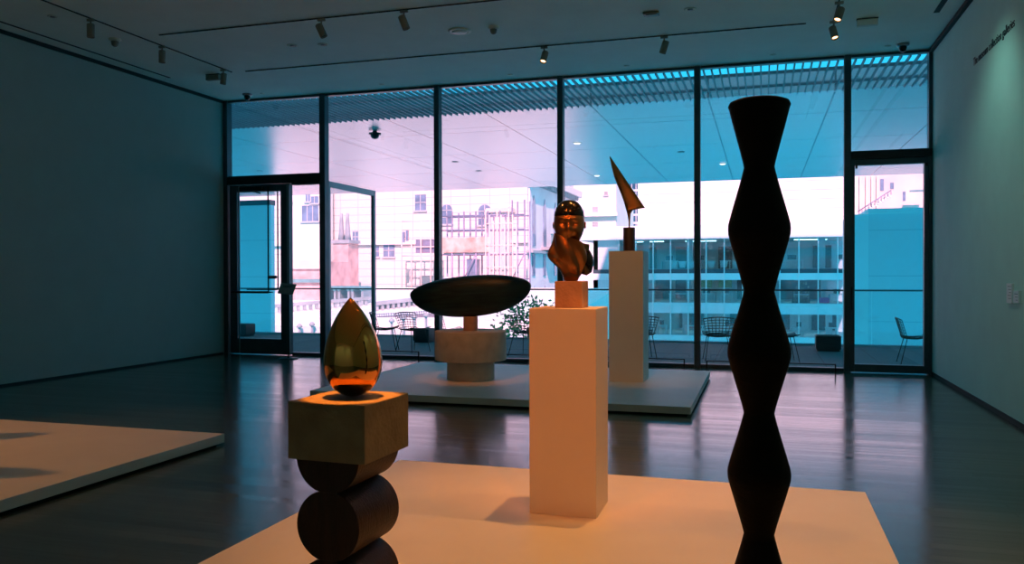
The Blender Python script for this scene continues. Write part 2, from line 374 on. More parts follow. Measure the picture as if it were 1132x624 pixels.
# ------------------------------------------------------------------ right wall lettering and cards
lt = thing('wall_lettering', 'line of dark lettering high on the right wall', 'lettering', (XR-.003, 10.99, 3.965), -PI/2)
pos = 0
for wd, wl in (('The', .19), ('museum', .41), ('collection', .50), ('galleries', .44)):
    cu = bpy.data.curves.new('lettering', 'FONT'); cu.body = wd; cu.size = .135; cu.extrude = .002
    o = bpy.data.objects.new('lettering_tmp', cu); COL.objects.link(o)
    me = bpy.data.meshes.new_from_object(o.evaluated_get(bpy.context.evaluated_depsgraph_get())); bpy.data.objects.remove(o)
    o = bpy.data.objects.new('word', me); COL.objects.link(o); me.materials.clear(); me.materials.append(M['txt'])
    xs = [v.co.x for v in me.vertices]; o.scale = (wl/(max(xs)-min(xs)), 1, 1); o.parent = lt
    o.location = (pos, 0, 0); o.rotation_euler = (PI/2, 0, 0); pos += wl+.045
def plate(label, y0, y1, z0, z1):
    t = thing('label_plate', label, 'wall label', (XR, (y0+y1)/2, z0))
    w = (y1-y0)/2; h = z1-z0
    MB().box(-.022, 0, -w, w, 0, h).build('card', M['card'], t, bevel=.003)
    q = MB()
    for k in range(5 if h > .15 else 3):
        zz = h-.03-k*.03
        q.box(-.0235, -.022, -w*.75, w*(.5-.25*(k % 3)), zz-.004, zz)
    q.build('printed_lines', M['txt'], t)
plate('small pale wall label on the right wall, the taller of two', 9.31, 9.50, 1.20, 1.40)
plate('small pale wall label on the right wall, the shorter one nearest the right edge', 9.09, 9.26, 1.21, 1.33)

# ------------------------------------------------------------------ platforms
def platform(label, x0, x1, y0, y1, lip=.1):
    t = thing('display_platform', label, 'platform', ((x0+x1)/2, (y0+y1)/2, 0)); w = (x1-x0)/2; l = (y1-y0)/2
    MB().box(-w+.05, w-.05, -l+.05, l-.05, 0, .022).build('recessed_base', M['gap'], t)
    MB().box(-w, w, -l, l, .022, .1).build('deck', M['plat'], t, bevel=.004)
platform('low white platform in the foreground under the pedestal and the black column', -2.62, .635, 1.4, 5.70)
platform('low white platform by the windows under the green slab sculpture', -5.24, -.715, 8.82, 12.20)
platform('low white platform at the left edge, empty in view', -9.2, -4.54, 1.6, 6.21)

# ------------------------------------------------------------------ barriers in front of the glass
def barrier(label, x0, x1, y, z):
    t = thing('floor_barrier', label, 'barrier', ((x0+x1)/2, y, 0), group='low rail barriers before the windows'); w = (x1-x0)/2
    MB().box(-w, w, -.012, .012, z-.016, z).build('rail', M['black'], t)
    for s in (-w+.008, w-.008):
        MB().box(s-.010, s+.010, -.012, .012, 0, z-.016).build('leg', M['black'], t)
barrier('low black rail barrier on the floor at left, behind the golden drop', -7.2, -5.63, 13.05, .185)
barrier('low black rail barrier behind the platform by the windows, ending right of the white pedestal', -4.9, -1.15, 13.05, .18)
barrier('low black rail barrier passing behind the tall black column', -.82, 1.045, 13.0, .17)
# sign stand
t = thing('sign_stand', 'slim floor stand with a slanted sign panel beside the left doorway', 'sign stand', (-8.09, 12.9, 0))
MB().lathe([(0, 0), (.17, 0), (.17, .012), (.15, .02), (0, .022)], 32).build('base', M['black'], t)
MB().tube([(0, 0, .02), (0, 0, 1.17)], .018, 10).build('post', M['black'], t)
MB().box(-.155, .135, -.008, .008, -.11, .11).build('sign_panel', M['steel'], t, (0, -.02, 1.25), (-.55, .10, .15), bevel=.004)
MB().box(-.10, .08, -.0085, .0, .05, .062).box(-.10, .05, -.0085, 0, .025, .037).build('printed_lines', M['txt'], t, (0, -.024, 1.25), (-.55, .10, .15))

# ================================================================== SCULPTURES (plain stand-ins of the same size and colour)
# tall column: turned, smoothly waisted
zs = [(2.118, .108, 0), (1.885, .053, 1), (1.662, .112, 0), (1.438, .053, 1), (1.217, .114, 0), (.998, .053, 1), (.777, .114, 0), (.560, .053, 1), (.335, .114, 0), (.1, .058, 1)]
prof = [(.0, 2.125), (.085, 2.125), (.103, 2.118), (.109, 2.105)]
for (za, ra, ka), (zb, rb, kb) in zip(zs, zs[1:]):
    for i in range(0 if za < 2 else 1, 12):
        u = i/12; s = .84*u+.16*(u*u*(3-2*u)); prof.append((ra+(rb-ra)*s-(.003 if i == 0 and ka == 0 else 0), za+(zb-za)*u - (.008 if za > 2 else 0)*(1-u)))
prof += [(.056, .1), (0, .1)]
o = MB().lathe(prof, 40, sx=1, sy=1).build('column_sculpture', M['col'], loc=(-.010, 3.1, 0))
tag(o, 'tall blackened wooden column of repeated swelling sections on the front platform', 'sculpture')

# pedestal and bust
def box_ped(name, label, x0, x1, y0, y1, z0, z1):
    o = MB().box(-(x1-x0)/2, (x1-x0)/2, -(y1-y0)/2, (y1-y0)/2, 0, z1-z0).build(name, M['white'], loc=((x0+x1)/2, (y0+y1)/2, z0), bevel=.003)
    return tag(o, label, 'pedestal')
box_ped('pedestal', 'tall square white pedestal lit orange, standing on the front platform under the bronze head', -1.303, -.906, 4.635, 5.01, .1, 1.302)
box_ped('pedestal', 'tall narrow white pedestal by the windows carrying the bronze fin', -1.914, -1.467, 10.66, 11.18, .1, 1.803)
t = thing('bust_sculpture', 'dark bronze head with draped neck on a small orange stone cube', 'sculpture', (-1.09, 4.82, 1.302))
MB().box(-.083, .083, -.088, .088, 0, .158).build('stone_cube', M['lime2'], t, bevel=.004)
def head_mesh():
    """a plain ovoid head: brow, nose, eye hollows, mouth"""
    n, k = 48, 40; v = []; f = []
    for j in range(k+1):
        u = j/k; ph = PI*u                                          # 0 crown .. 1 chin
        z = .140*math.cos(ph)
        for i in range(n):
            a = 2*PI*i/n; cx, cy = math.cos(a), math.sin(a)
            w = .092*math.sin(ph)**.75*(1-.30*max(0, u-.55)/.45)
            dp = .102*math.sin(ph)**.75*(1-.28*max(0, u-.6)/.4)
            x = w*cx; y = dp*cy
            if cy < 0:                                              # face side is -Y
                fx = x
                g = lambda x0, z0, sx, sz: math.exp(-((fx-x0)/sx)**2-((z-z0)/sz)**2)
                y -= .032*g(0, -.035, .010, .026)+.012*g(0, .0, .009, .03)
                y += .026*(g(.030, -.002, .019, .014)+g(-.030, -.002, .019, .014))
                y -= .010*(g(.030, -.003, .011, .008)+g(-.030, -.003, .011, .008))
                y -= .014*(g(.030, .024, .026, .009)+g(-.030, .024, .026, .009))
                y -= .008*g(0, -.082, .022, .007)+.008*g(0, -.096, .018, .007)
                y -= .010*(g(.045, -.05, .022, .03)+g(-.045, -.05, .022, .03))
                y += .004*g(0, -.089, .022, .003)
            v.append((x, y, z))
    for j in range(k):
        for i in range(n):
            q = (i+1) % n; f.append((j*n+i, j*n+q, (j+1)*n+q, (j+1)*n+i))
    return MB().add(v, f, True)
head_mesh().build('head', M['bust'], t, (-.015, 0, .500), (.0, 0, .20))
# hair cap: upper shell over the crown
v = []; f = []; n, k = 40, 14
for j in range(k+1):
    for i in range(n):
        a = 2*PI*i/n; lim = .40+(.20 if math.sin(a) > 0 else .0)*abs(math.sin(a)); ph = PI*lim*j/k
        s = 1.045 if j < k else 1.0
        v.append((.092*math.sin(ph)**.75*math.cos(a)*s, .102*math.sin(ph)**.75*math.sin(a)*s, .140*math.cos(ph)*1.02))
for j in range(k):
    for i in range(n):
        q = (i+1) % n; f.append((j*n+i, j*n+q, (j+1)*n+q, (j+1)*n+i))
MB().add(v, f, True).build('hair', M['cap'], t, (-.015, 0, .500), (.0, 0, .20))
for s in (-1, 1):
    MB().lathe([(0, -.006), (.010, -.005), (.015, 0), (.011, .006), (0, .006)], 14, axis='X', sx=.75, sy=1.5).build('ear', M['bust'], t, (-.015+s*.092, .004+s*.018, .492), (0, 0, .20))
MB().lathe([(.026, .15), (.042, .165), (.050, .19), (.045, .22), (.046, .27), (.052, .33), (.05, .38)], 28, sy=1.1).build('neck', M['bust'], t, (-.005, .01, 0))
# drapery: broad scarf folds wound from the jaw down across the chest
v = []; f = []; n, k = 72, 20
for j in range(k+1):
    u = j/k
    for i in range(n):
        a = 2*PI*i/n
        r = .040+.052*math.sin(min(1, u*1.25)*PI/2)**1.3
        ridge = abs(math.sin(2.5*a+4.2*u))
        r += .020*ridge*min(1, u*3)
        lft = max(0, -math.cos(a-.25)); r += .040*lft**3*math.exp(-((u-.50)/.20)**2)
        x = r*math.cos(a)-.008; y = r*.95*math.sin(a)
        z = .162+.25*u-.035*u*math.cos(a)-.010*ridge*math.sin(a)
        v.append((x, y, z))
for j in range(k):
    for i in range(n):
        q = (i+1) % n; f.append((j*n+i, j*n+q, (j+1)*n+q, (j+1)*n+i))
MB().add(v, f, True).build('scarf', M['bust'], t, (.0, .012, 0))
MB().lathe([(0, -.085), (.035, -.070), (.056, -.02), (.060, .015), (.045, .06), (.018, .09), (0, .095)], 24, sx=.95, sy=1.1).build('hair_knot', M['cap'], t, (.068, .05, .275), (0, -.15, 0))

# bronze fin on block
t = thing('fin_sculpture', 'leaning pointed brown bronze fin on a short dark cylinder above the narrow pedestal', 'sculpture', (-1.685, 10.9, 1.803))
MB().lathe([(0, 0), (.078, 0), (.078, .316), (0, .316)], 32).build('block', M['finb'], t, bevel=.003)
L = [(-.259, 1.268), (-.232, 1.13), (-.197, .99), (-.150, .87), (-.105, .76), (-.070, .66), (-.045, .57), (-.020, .48), (-.008, .40), (-.008, .315)]
R_ = [(.012, .315), (.014, .40), (.022, .50), (.050, .545), (.11, .558), (.209, .574)]
top = (-.259, 1.268)
v = []; f = []
def xl(z):
    for (a, b), (c, d_) in zip(L, L[1:]):
        if d_ <= z <= b: return c+(a-c)*(z-d_)/(b-d_)
def xr_(z):
    if z >= .574: return .209+(-.250-.209)*(z-.574)/(1.268-.574)
    for (a, b), (c, d_) in zip(R_, R_[1:]):
        if b <= z <= d_: return a+(c-a)*(z-b)/max(1e-6, d_-b)
zs_ = [.315, .35, .40, .45, .50, .53, .545, .552, .558, .566, .574]+[.574+(1.262-.574)*i/26 for i in range(1, 27)]
n = 14
for z in zs_:
    a, b = xl(z), xr_(z); c = (a+b)/2; hw = max(.003, (b-a)/2); th = max(.004, min(.032, hw*.55+.004))
    for i in range(n):
        an = 2*PI*i/n; v.append((c+hw*math.cos(an), th*math.sin(an), z))
for j in range(len(zs_)-1):
    for i in range(n):
        q = (i+1) % n; f.append((j*n+i, j*n+q, (j+1)*n+q, (j+1)*n+i))
f += [tuple(range(n)), tuple((len(zs_)-1)*n+i for i in range(n))]
MB().add(v, f, True).build('fin', M['fin'], t, rot=(0, 0, .15))

# stone slab on drums
t = thing('slab_sculpture', 'dark green veined oval stone slab balanced on pale round stone drums', 'sculpture', (-3.735, 10.39, .1))
MB().lathe([(0, 0), (.318, 0), (.318, .262), (0, .262)], 56).build('lower_drum', M['drum'], t, bevel=.006)
MB().lathe([(0, .262), (.478, .262), (.478, .648), (0, .648)], 64).build('upper_drum', M['drum'], t, bevel=.006)
MB().lathe([(0, .648), (.097, .648), (.097, .84), (0, .84)], 32).build('pin', M['lime2'], t, bevel=.003)
v = []; f = []; k, n = 48, 36
for j in range(k+1):
    u = -1+2*j/k; x = .862*math.sin(u*PI/2); q_ = x/.862
    e = max(0, 1-abs(q_)**2.2)**.52
    hz = .205+.028*q_*0; cz = 0
    for i in range(n):
        a = 2*PI*i/n
        v.append((x, .15*e*math.sin(a), cz+e*(.195 if math.sin(a+PI/2) > 0 else .355)*math.cos(a)))
for j in range(k):
    for i in range(n):
        q = (i+1) % n; f.append((j*n+i, j*n+q, (j+1)*n+q, (j+1)*n+i))
MB().add(v, f, True).build('slab', M['marble'], t, (-.018, 0, 1.190), (0, -.080, 0))

# two slender forms standing on the left platform just outside the picture
sp = thing('spindle_sculpture', 'slender dark spindle form on a low stone drum at the back of the left platform', 'sculpture', (-6.78, 5.15, .1))
MB().lathe([(0, 0), (.16, 0), (.16, .22), (0, .22)], 32).build('drum', M['drum'], sp, bevel=.004)
MB().lathe([(.03, .22), (.05, .35), (.13, .6), (.15, .8), (.11, 1.0), (.03, 1.17), (0, 1.2)], 32).build('spindle', M['marble'], sp)
dup(sp, (-5.85, 4.30, .1), label='slender dark spindle form on a low stone drum, nearer the front of the left platform')

# golden drop on block and logs
t = thing('drop_sculpture', 'polished golden bronze drop on a stone block above stacked round wooden logs', 'sculpture', (-1.80, 3.38, .1), -.05)
bw, bd = .193, .205
for zc, z0, z1, nm in ((.0, .0, .150, 'log'), (.30, .150, .450, 'log'), (.60, .450, .590, 'log')):
    r_ = .157; pts = []; seg = 48
    for i in range(seg):
        a = 2*PI*i/seg; x, z = r_*math.cos(a), zc+r_*math.sin(a); pts.append((x, min(max(z, z0), z1)))
    o = MB().prism([(x*1.0, z) for x, z in pts], -bd+.02, bd-.02).build(nm, M['oak'], t, (-.005, -.0, 0), bevel=.003)
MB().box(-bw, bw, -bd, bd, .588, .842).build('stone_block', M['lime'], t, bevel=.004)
pr = []; 
for i in range(41):
    u = i/40; ph = PI*u
    z = u; r_ = .137*math.sin(ph*(1-.0))**.0 if 0 else 0
    # rounded foot, widest low, drawn out to a soft tip
    w = math.sqrt(max(0, 1-((.34-u)/.34)**2)) if u < .34 else max(0, math.cos((u-.34)/.66*PI/2))**.82
    pr.append((max(.002 if i < 40 else 0, .133*w), .8445+.452*u))
pr[0] = (.02, .8445)
bm_ = MB().lathe(pr, 64)
bm_.v = [(x-.012*max(0, (z-1.0)/.3)**1.5, y, z) for x, y, z in bm_.v]
bm_.build('drop', M['gold'], t, (.01, .01, 0))

# ================================================================== TERRACE
struct(MB().box(-30, 12, YW+.12, 18.45, -.35, -.012).build('floor_terrace', M['pave']))
struct(MB().box(-30, 12, 18.45, 18.62, -.8, .02).build('trim_14', M['stone']))
struct(MB().box(-34, 14, 15.93, 30.14, H, H+.42).build('ceiling_canopy', M['soffit']))
q = MB(); x = -14.0
while x < 4.5:
    q.box(x, x+.022, YW+.11, 15.90, H-.05, H); x += .127
g = thing('ceiling_grille', 'dark slatted metal grille overhead just outside the window head', 'grille', (0, 0, 0))
q.build('slats', M['slat'], g)
MB().box(-14, 4.5, 14.25, 14.29, H-.02, H+.03).build('cross_bar', M['slat'], g)
MB().box(-14, 4.5, 15.25, 15.29, H-.02, H+.03).build('cross_bar', M['slat'], g)
# glass balustrade
for i in range(12):
    x0 = -18+2.24*i
    r = thing('balustrade_panel', 'clear glass balustrade panel with a thin dark top rail at the terrace edge', 'balustrade', (x0, 18.35, -.012), group='glass balustrade panels along the terrace edge')
    MB().box(.01, 2.23, -.008, .008, .02, 1.15).build('pane', M['pane2'], r)
    MB().box(0, 2.24, -.022, .022, 1.15, 1.185).build('handrail', M['alu'], r)
# wire chairs
def wire_chair(label, loc, rz):
    t = thing('wire_chair', label, 'chair', loc, rz, 'wire chairs on the terrace')
    S = MB(); B = MB(); r = .0055
    def back(u, w): # u -1..1 across, w 0..1 up ; back leans away (+Y is behind)
        return (u*(.20+.07*w), .21+.10*w-.06*u*u, .43+.34*w-.03*u*u*w)
    def seat(u, w): # w 0 front .. 1 rear
        return (u*(.25-.03*w), -.24+.45*w, .46-.05*math.sin(w*PI/1.2)+.03*u*u)
    for i in range(9):
        u = -1+i/4
        B.tube([back(u, w/4) for w in range(5)], r, 4); S.tube([seat(u, w/4) for w in range(5)], r, 4)
    for j in range(8):
        w = j/7
        B.tube([back(-1+k/3, w) for k in range(7)], r*(1.6 if j == 7 else 1), 4)
        S.tube([seat(-1+k/3, w) for k in range(7)], r*(1.6 if j == 0 else 1), 4)
    B.build('backrest', M['black'], t); S.build('seat', M['black'], t)
    for s in (-1, 1):
        MB().tube([(s*.17, -.15, .44), (s*.235, -.24, 0)], .008, 5).build('leg', M['black'], t)
        MB().tube([(s*.17, .15, .44), (s*.235, .26, 0)], .008, 5).build('leg', M['black'], t)
    MB().tube([(-.17, -.15, .44), (.17, -.15, .44), (.17, .15, .44), (-.17, .15, .44), (-.17, -.15, .44)], .008, 5).build('seat_frame', M['black'], t)
    return t
ch = wire_chair('black wire grid chair on the terrace just right of the mullion beside the black column', (-.74, 14.85, -.012), .15+PI)
dup(ch, (.34, 14.9, -.012), PI*.55, 'black wire grid chair outside half hidden behind the right side of the black column')
dup(ch, (-2.08, 14.85, -.012), PI*1.1, 'black wire grid chair on the terrace half hidden behind the narrow pedestal')
dup(ch, (-4.20, 14.75, -.012), PI*.9, 'black wire grid chair on the terrace between the stone drums and the orange lit pedestal')
dup(ch, (-7.15, 14.9, -.012), PI*.6, 'black wire grid chair on the terrace just right of the golden drop')
dup(ch, (-6.55, 14.9, -.012), PI*.35, 'black wire grid chair on the terrace, second to the right of the golden drop')
dup(ch, (-5.75, 14.9, -.012), PI*.7, 'black wire grid chair on the terrace left of the stone drums')
dup(ch, (2.47, 15.2, -.012), PI*.5, 'black wire grid chair on the terrace cut off by the right door frame')
for x, y, w, lb in ((-7.25, 17.1, .34, 'dark square planter box on the terrace behind the wire chairs at left'), (1.24, 17.3, .42, 'dark square planter box on the terrace right of the black column'), (-12.4, 17.6, .55, 'dark low planter box on the terrace seen through the left door')):
    t = thing('planter_box', lb, 'planter', (x, y, -.012))
    MB().box(-w/2*1.1, w/2*1.1, -.2, .2, .04, .30).build('box', M['black'], t, bevel=.01)
    MB().box(-w/2*1.0, w/2*1.0, -.17, .17, 0, .04).build('plinth', M['black'], t)
    MB().box(-w/2*.98, w/2*.98, -.17, .17, .30, .305).build('soil', M['bark'], t)
# soffit fittings outside
t = thing('security_camera', 'black dome camera hanging from the outdoor soffit behind the second window from the left', 'camera', (-8.55, 17.3, H))
MB().lathe([(0, 0), (.05, 0), (.05, -.03), (.14, -.045), (.14, -.08), (.10, -.08), (0, -.08)], 24).build('collar', M['black'], t)
MB().lathe([(.10, -.08), (.09, -.13), (.06, -.17), (0, -.185)], 24).build('dome', M['black'], t)
for (px, py), lb in {(287, 189): 'small soffit downlight above the left door', (503, 179): 'small soffit downlight right of the third mullion, the flatter of two', (529, 189): 'small soffit downlight above the right arched window of the scaffolded house', (753, 168): 'small soffit downlight just left of the fifth mullion'}.items():
    p = at(px, py, 20); s = (H-EYE)/(p.z-EYE); 
    downlight(lb, p.x*s, p.y*s, H, .10, 'black')
def lit_down(px, py, lb):
    p = at(px, py, 20); s = (H-EYE)/(p.z-EYE)
    t = thing('soffit_lamp', lb, 'lamp', (p.x*s, p.y*s, H))
    MB().lathe([(0, 0), (.11, 0), (.11, -.01), (0, -.012)], 20).build('trim_ring', M['fixt'], t)
    MB().lathe([(0, -.012), (.09, -.012), (.07, -.03), (0, -.035)], 20).build('bulb', emit_soft, t)
emit_soft = emit('soffit_bulb', (1, .9, .95), 2.2)
lit_down(638, 158, 'glowing round soffit lamp above the bronze head')
lit_down(660, 194, 'glowing small soffit lamp right of the bronze head, lower one')
lit_down(799, 181, 'glowing small soffit lamp left of the black column neck')
# blue wall volumes at both ends of the terrace
a = at(299, 221, 30.3)
t = thing('panelled_bulkhead', 'tall blue grey panelled wall volume beyond the left door', 'wall', (-24, 30.3, 0))
MB().box(-8, 24+a.x, 0, .3, -8, a.z-.22).build('panels', M['bluewall'], t)
MB().box(-8, 24+a.x, -.06, .36, a.z-.22, a.z).build('coping', M['alu'], t)
a = at(960, 237, 30.3)
t = thing('panelled_bulkhead', 'blue grey panelled wall volume with white coping beyond the right door', 'wall', (a.x, 30.3, 0))
MB().box(0, 8, 0, 3, -8, a.z).build('panels', M['bluewall'], t)
MB().box(-.02, 8, -.08, 3, a.z, a.z+.18).build('coping', M['wing'], t)
MB().box(-.55, .0, .0, 3, -8, a.z).build('end_pier', M['wing'], t)
# leafy tree below the edge
t = thing('leafy_tree', 'green leafy treetop beyond the terrace under the green slab sculpture', 'tree', (-6.3, 22.5, -6))
q = MB(); rr = random.Random(3)
for i in range(900):
    a_ = rr.uniform(0, 2*PI); ph = math.acos(rr.uniform(-1, 1)); R0 = 1.25*rr.uniform(.45, 1)
    c = Vector((R0*math.sin(ph)*math.cos(a_), R0*math.sin(ph)*math.sin(a_), 5.9+R0*.85*math.cos(ph))); s = rr.uniform(.05, .10)
    ax = Vector((rr.uniform(-1, 1), rr.uniform(-1, 1), rr.uniform(-1, 1))).normalized(); bx = ax.orthogonal().normalized()
    q.add([c-ax*s, c+bx*s*.5, c+ax*s, c-bx*s*.5], [(0, 1, 2, 3)])
q.build('foliage', M['leaf'], t)
MB().tube([(0, 0, 0), (.1, 0, 3), (0, .1, 6)], .12, 8).build('trunk', M['bark'], t)

# ================================================================== BUILDINGS BEYOND
def win(parent, x0, x1, z0, z1, yface, nx=2, nz=2, arch=False, m='bluewin'):
    """one window: pane with joinery ring, proud of the wall face (local coords)"""
    fwk = .09; poly = [(x0, z0), (x1, z0)]
    if arch:
        r = (x1-x0)/2; c = (x0+x1)/2; poly += [(c+r*math.cos(PI*i/12), z1-r+r*math.sin(PI*i/12)) for i in range(13)]
    else: poly += [(x1, z1), (x0, z1)]
    p = MB().prism(poly, yface-.04, yface+.04).build('window', M[m], parent)
    q = MB(); top_ = z1-(x1-x0)/2 if arch else z1
    for i in range(1, nx): xx = x0+(x1-x0)*i/nx; q.box(xx-.03, xx+.03, yface-.07, yface-.04, z0, z1-.02)
    for i in range(1, nz+1): zz = z0+(top_-z0)*i/nz; q.box(x0, x1, yface-.07, yface-.04, zz-.03, zz+.03)
    q.box(x0-.1, x1+.1, yface-.12, yface, z0-.12, z0)
    q.build('sash', M['wfr'], p)
# scaffolded house: front face and receding side
A = at(583, 250, 60)
xa = A.x
hs = thing('stone_house', 'pale stone corner house with arched windows, a side row of tall slots and a balcony', 'building', (xa, 60, 0))
MB().box(-46, 0, 0, 16, -20, 9.2).build('walls', M['fac2'], hs)
MB().box(.0, .12, .3, 16, -20, 9.2).build('side_wall', M['side'], hs)
MB().box(-.2, .7, -.4, 16.5, 8.75, 9.3).build('cornice', M['side'], hs)
q = MB()
for i in range(23): q.box(.15, .55, .4+i*.68, .68+i*.68, 8.4, 8.75)
q.build('dentils', M['stone'], hs)
for px0, px1, py0, py1, arch in ((459, 471, 215, 233, 0), (488, 500, 226, 248, 1), (529, 543, 226, 249, 1), (424, 436, 270, 284, 0), (412, 419, 272, 284, 0), (390, 396, 256, 268, 0)):
    p0 = at(px0, py1, 60); p1 = at(px1, py0, 60)
    win(hs, p0.x-xa, p1.x-xa, p0.z, p1.z, 0, arch=bool(arch), nx=2, nz=2)
def side_slot(y0, y1, z0, z1, pointed=True):
    c = (y0+y1)/2
    poly = [(y0, z0), (y1, z0), (y1, z1-.8), (c, z1), (y0, z1-.8)] if pointed else [(y0, z0), (y1, z0), (y1, z1), (y0, z1)]
    MB().prism(poly, .08, .18, 'X').build('window', M['bluewin'], hs)
for yy in (.9, 4.2, 7.8, 11.6, 14.6):
    side_slot(yy, yy+.9, 3.7, 7.6)
    side_slot(yy, yy+.7, 1.4, 3.1, False); side_slot(yy, yy+.9, -4, .6)
bal = MB().box(.12, 1.0, 3.6, 8.0, 3.45, 3.7).build('balcony', M['stone'], hs)
q = MB()
for i in range(12): q.box(.93, .99, 3.65+i*.38, 3.72+i*.38, 3.7, 4.7)
q.box(.9, 1.0, 3.6, 8.0, 4.65, 4.75).build('railing', M['patina'], bal)
MB().box(.0, .5, -.2, 16, 3.15, 3.35).build('string_course', M['stone'], hs)
MB().box(-46, 0.1, -.25, .0, 3.9, 4.1).build('string_course', M['fac'], hs)
# pilaster / chimney shaft on the front near the corner
c0 = at(556, 240, 60)
MB().box(c0.x-xa-.7, c0.x-xa+.7, -.9, 0, -10, 6.6).box(c0.x-xa-1.0, c0.x-xa+1.0, -1.1, 0, 6.2, 6.5).build('buttress', M['fac3'], hs)

# scaffolding
x0, x1 = at(487, 300, 54).x, at(580, 300, 54).x
sc = thing('scaffolding', 'tube scaffolding with orange netting in front of the arched windows', 'scaffolding', (x0, 54, 0))
W_ = x1-x0; q = MB(); rr = random.Random(5)
levels = [-2.4, -.6, 1.2, 2.9, 4.6, 5.6]
for i in range(8):
    xx = W_*i/7
    for yy in (0, 1.3): q.tube([(xx, yy, -6), (xx, yy, 5.9 if i < 6 else 6.6)], .06, 5)
for z in levels:
    for yy in (0, 1.3): q.tube([(0, yy, z), (W_, yy, z)], .05, 5)
for i in range(7):
    z = levels[i % 4]; q.tube([(W_*i/7, 0, z), (W_*(i+1)/7, 0, z+1.75)], .045, 5)
q.build('tubes', M['pipe'], sc)
for z in (1.25, 2.95, -.55):
    MB().box(.2, W_*.82, .1, 1.2, z, z+.10).build('deck_boards', M['board'], sc)
MB().box(-.3, W_*.60, -.08, -.02, 3.05, 4.1).build('netting', M['netting'], sc)
MB().box(W_*.30, W_*.42, .3, 1.0, -4, 2.6).build('hoist_shaft', M['bluewin'], sc)
q = MB()
for i in range(16):
    xx = rr.uniform(.5, W_*.55); z = rr.uniform(-2.5, .5); q.tube([(xx, -.3, z), (xx+rr.uniform(.4, 1.6), -.3, z-rr.uniform(.6, 1.8))], .06, 5)
q.build('loose_poles', M['pipe'], sc)
q = MB()
for i in range(9):
    xx = W_*(.55+.045*i); q.tube([(xx, -.1, -6), (xx, -.1, 6.0-(i % 3)*.4)], .05, 5)
for i in range(7): q.tube([(W_*.55, -.1, -4+i*1.5), (W_*.92, -.1, -4+i*1.5)], .05, 5)
q.build('ladder_tower', M['fac3'], sc)
# left lower annex with orange windows behind scaffolding's left side
x0, x1 = at(444, 262, 57).x, at(487, 262, 57).x; z1 = at(444, 245, 57).z; z0 = at(444, 283, 57).z
an = thing('scaffold_bay', 'short run of scaffolding with blue tarpaulins left of the third mullion', 'scaffolding', (x0, 57, 0))
q = MB(); w = x1-x0
for i in range(5): q.tube([(w*i/4, 0, z0-3), (w*i/4, 0, z1)], .055, 5)
for i in range(5): q.tube([(0, 0, z0+(z1-z0)*i/4), (w, 0, z0+(z1-z0)*i/4)], .05, 5)
q.build('tubes', M['fac3'], an)
MB().box(w*.35, w*.98, .1, .3, z0+.2, z0+1.2).build('tarpaulin', M['pipe'], an)
MB().box(.1, .25, -.1, .1, z0+1.0, z0+1.8).box(w*.12, w*.17, -.1, .1, z0+1.1, z0+1.9).build('work_lamp', M['bluewin'], an)

# --- nearer rooftops at left
def rbox(px0, px1, py0, py1, Y):
    p0 = at(px0, py1, Y); p1 = at(px1, py0, Y); return p0.x, p1.x, p0.z, p1.z
# rooftop studio
x0, x1, z0, z1 = rbox(316, 354, 200, 262, 57.5)
s = thing('rooftop_studio', 'rooftop studio with a broad blue window seen through the left doorway', 'building', (x0, 57.5, z0-4))
MB().box(0, x1-x0, 0, 2, 0, z1-z0+4).build('walls', M['fac'], s)
for b4 in ((334, 352, 227, 245), (338, 343, 215, 223), (344, 352, 217, 225), (319, 323, 216, 224)):
    a0, a1, c0, c1 = rbox(*b4, 57.5); win(s, a0-x0, a1-x0, c0-z0+4, c1-z0+4, 0, 3 if b4[0] == 334 else 2, 1)
# striped pediment house (brick) left
x0, x1, z0, z1 = rbox(318, 356, 289, 345, 48)
s = thing('brick_house', 'low salmon brick house with a pale stepped band seen through the left doorway', 'building', (x0, 48, z0-3))
MB().box(0, x1-x0, 0, 4, 0, z1-z0+3).build('walls', M['brick'], s)
MB().box(-.1, x1-x0+.1, -.2, 0, z1-z0+1.6, z1-z0+1.85).build('string_course', M['patina'], s)
MB().box(-.1, x1-x0+.1, -.15, 0, z1-z0+2.5, z1-z0+3.1).build('parapet', M['fac3'], s)
# chimney block with pots
x0, x1, z0, z1 = rbox(368, 385, 266, 298, 54)
s = thing('brick_chimney', 'broad pink brick chimney stack with two tall pots', 'chimney', (x0, 54, z0-4))
MB().box(0, x1-x0, 0, 1.6, 0, z1-z0+4).build('stack', M['brick'], s)
MB().box(-.12, x1-x0+.12, -.1, 1.7, z1-z0+3.8, z1-z0+4.05).build('cap', M['stone'], s)
for fx in (.22, .62):
    MB().lathe([(.26, 0), (.2, .5), (.12, 1.6), (.1, 2.0)], 12).build('chimney_pot', M['stone'], s, ((x1-x0)*fx, .8, z1-z0+4.05))
# low pipe
a = at(388, 296, 50); b = at(401, 299, 50)
q = MB().tube([(0, 0, 0), (b.x-a.x, 0, b.z-a.z)], .12, 8); q.v = q.v
# pale big roof slope behind terrace edge
y0, y1 = 39.6, 57
za, zb = at(400, 352, y0).z, at(400, 318, y1).z
struct(MB().prism([(y0, za), (y1, zb), (y1, zb-12), (y0, za-12)], -34, -9.5, 'X').build('floor_roofs', M['rooff']))
def zr(y): return za+(zb-za)*(y-y0)/(y1-y0)
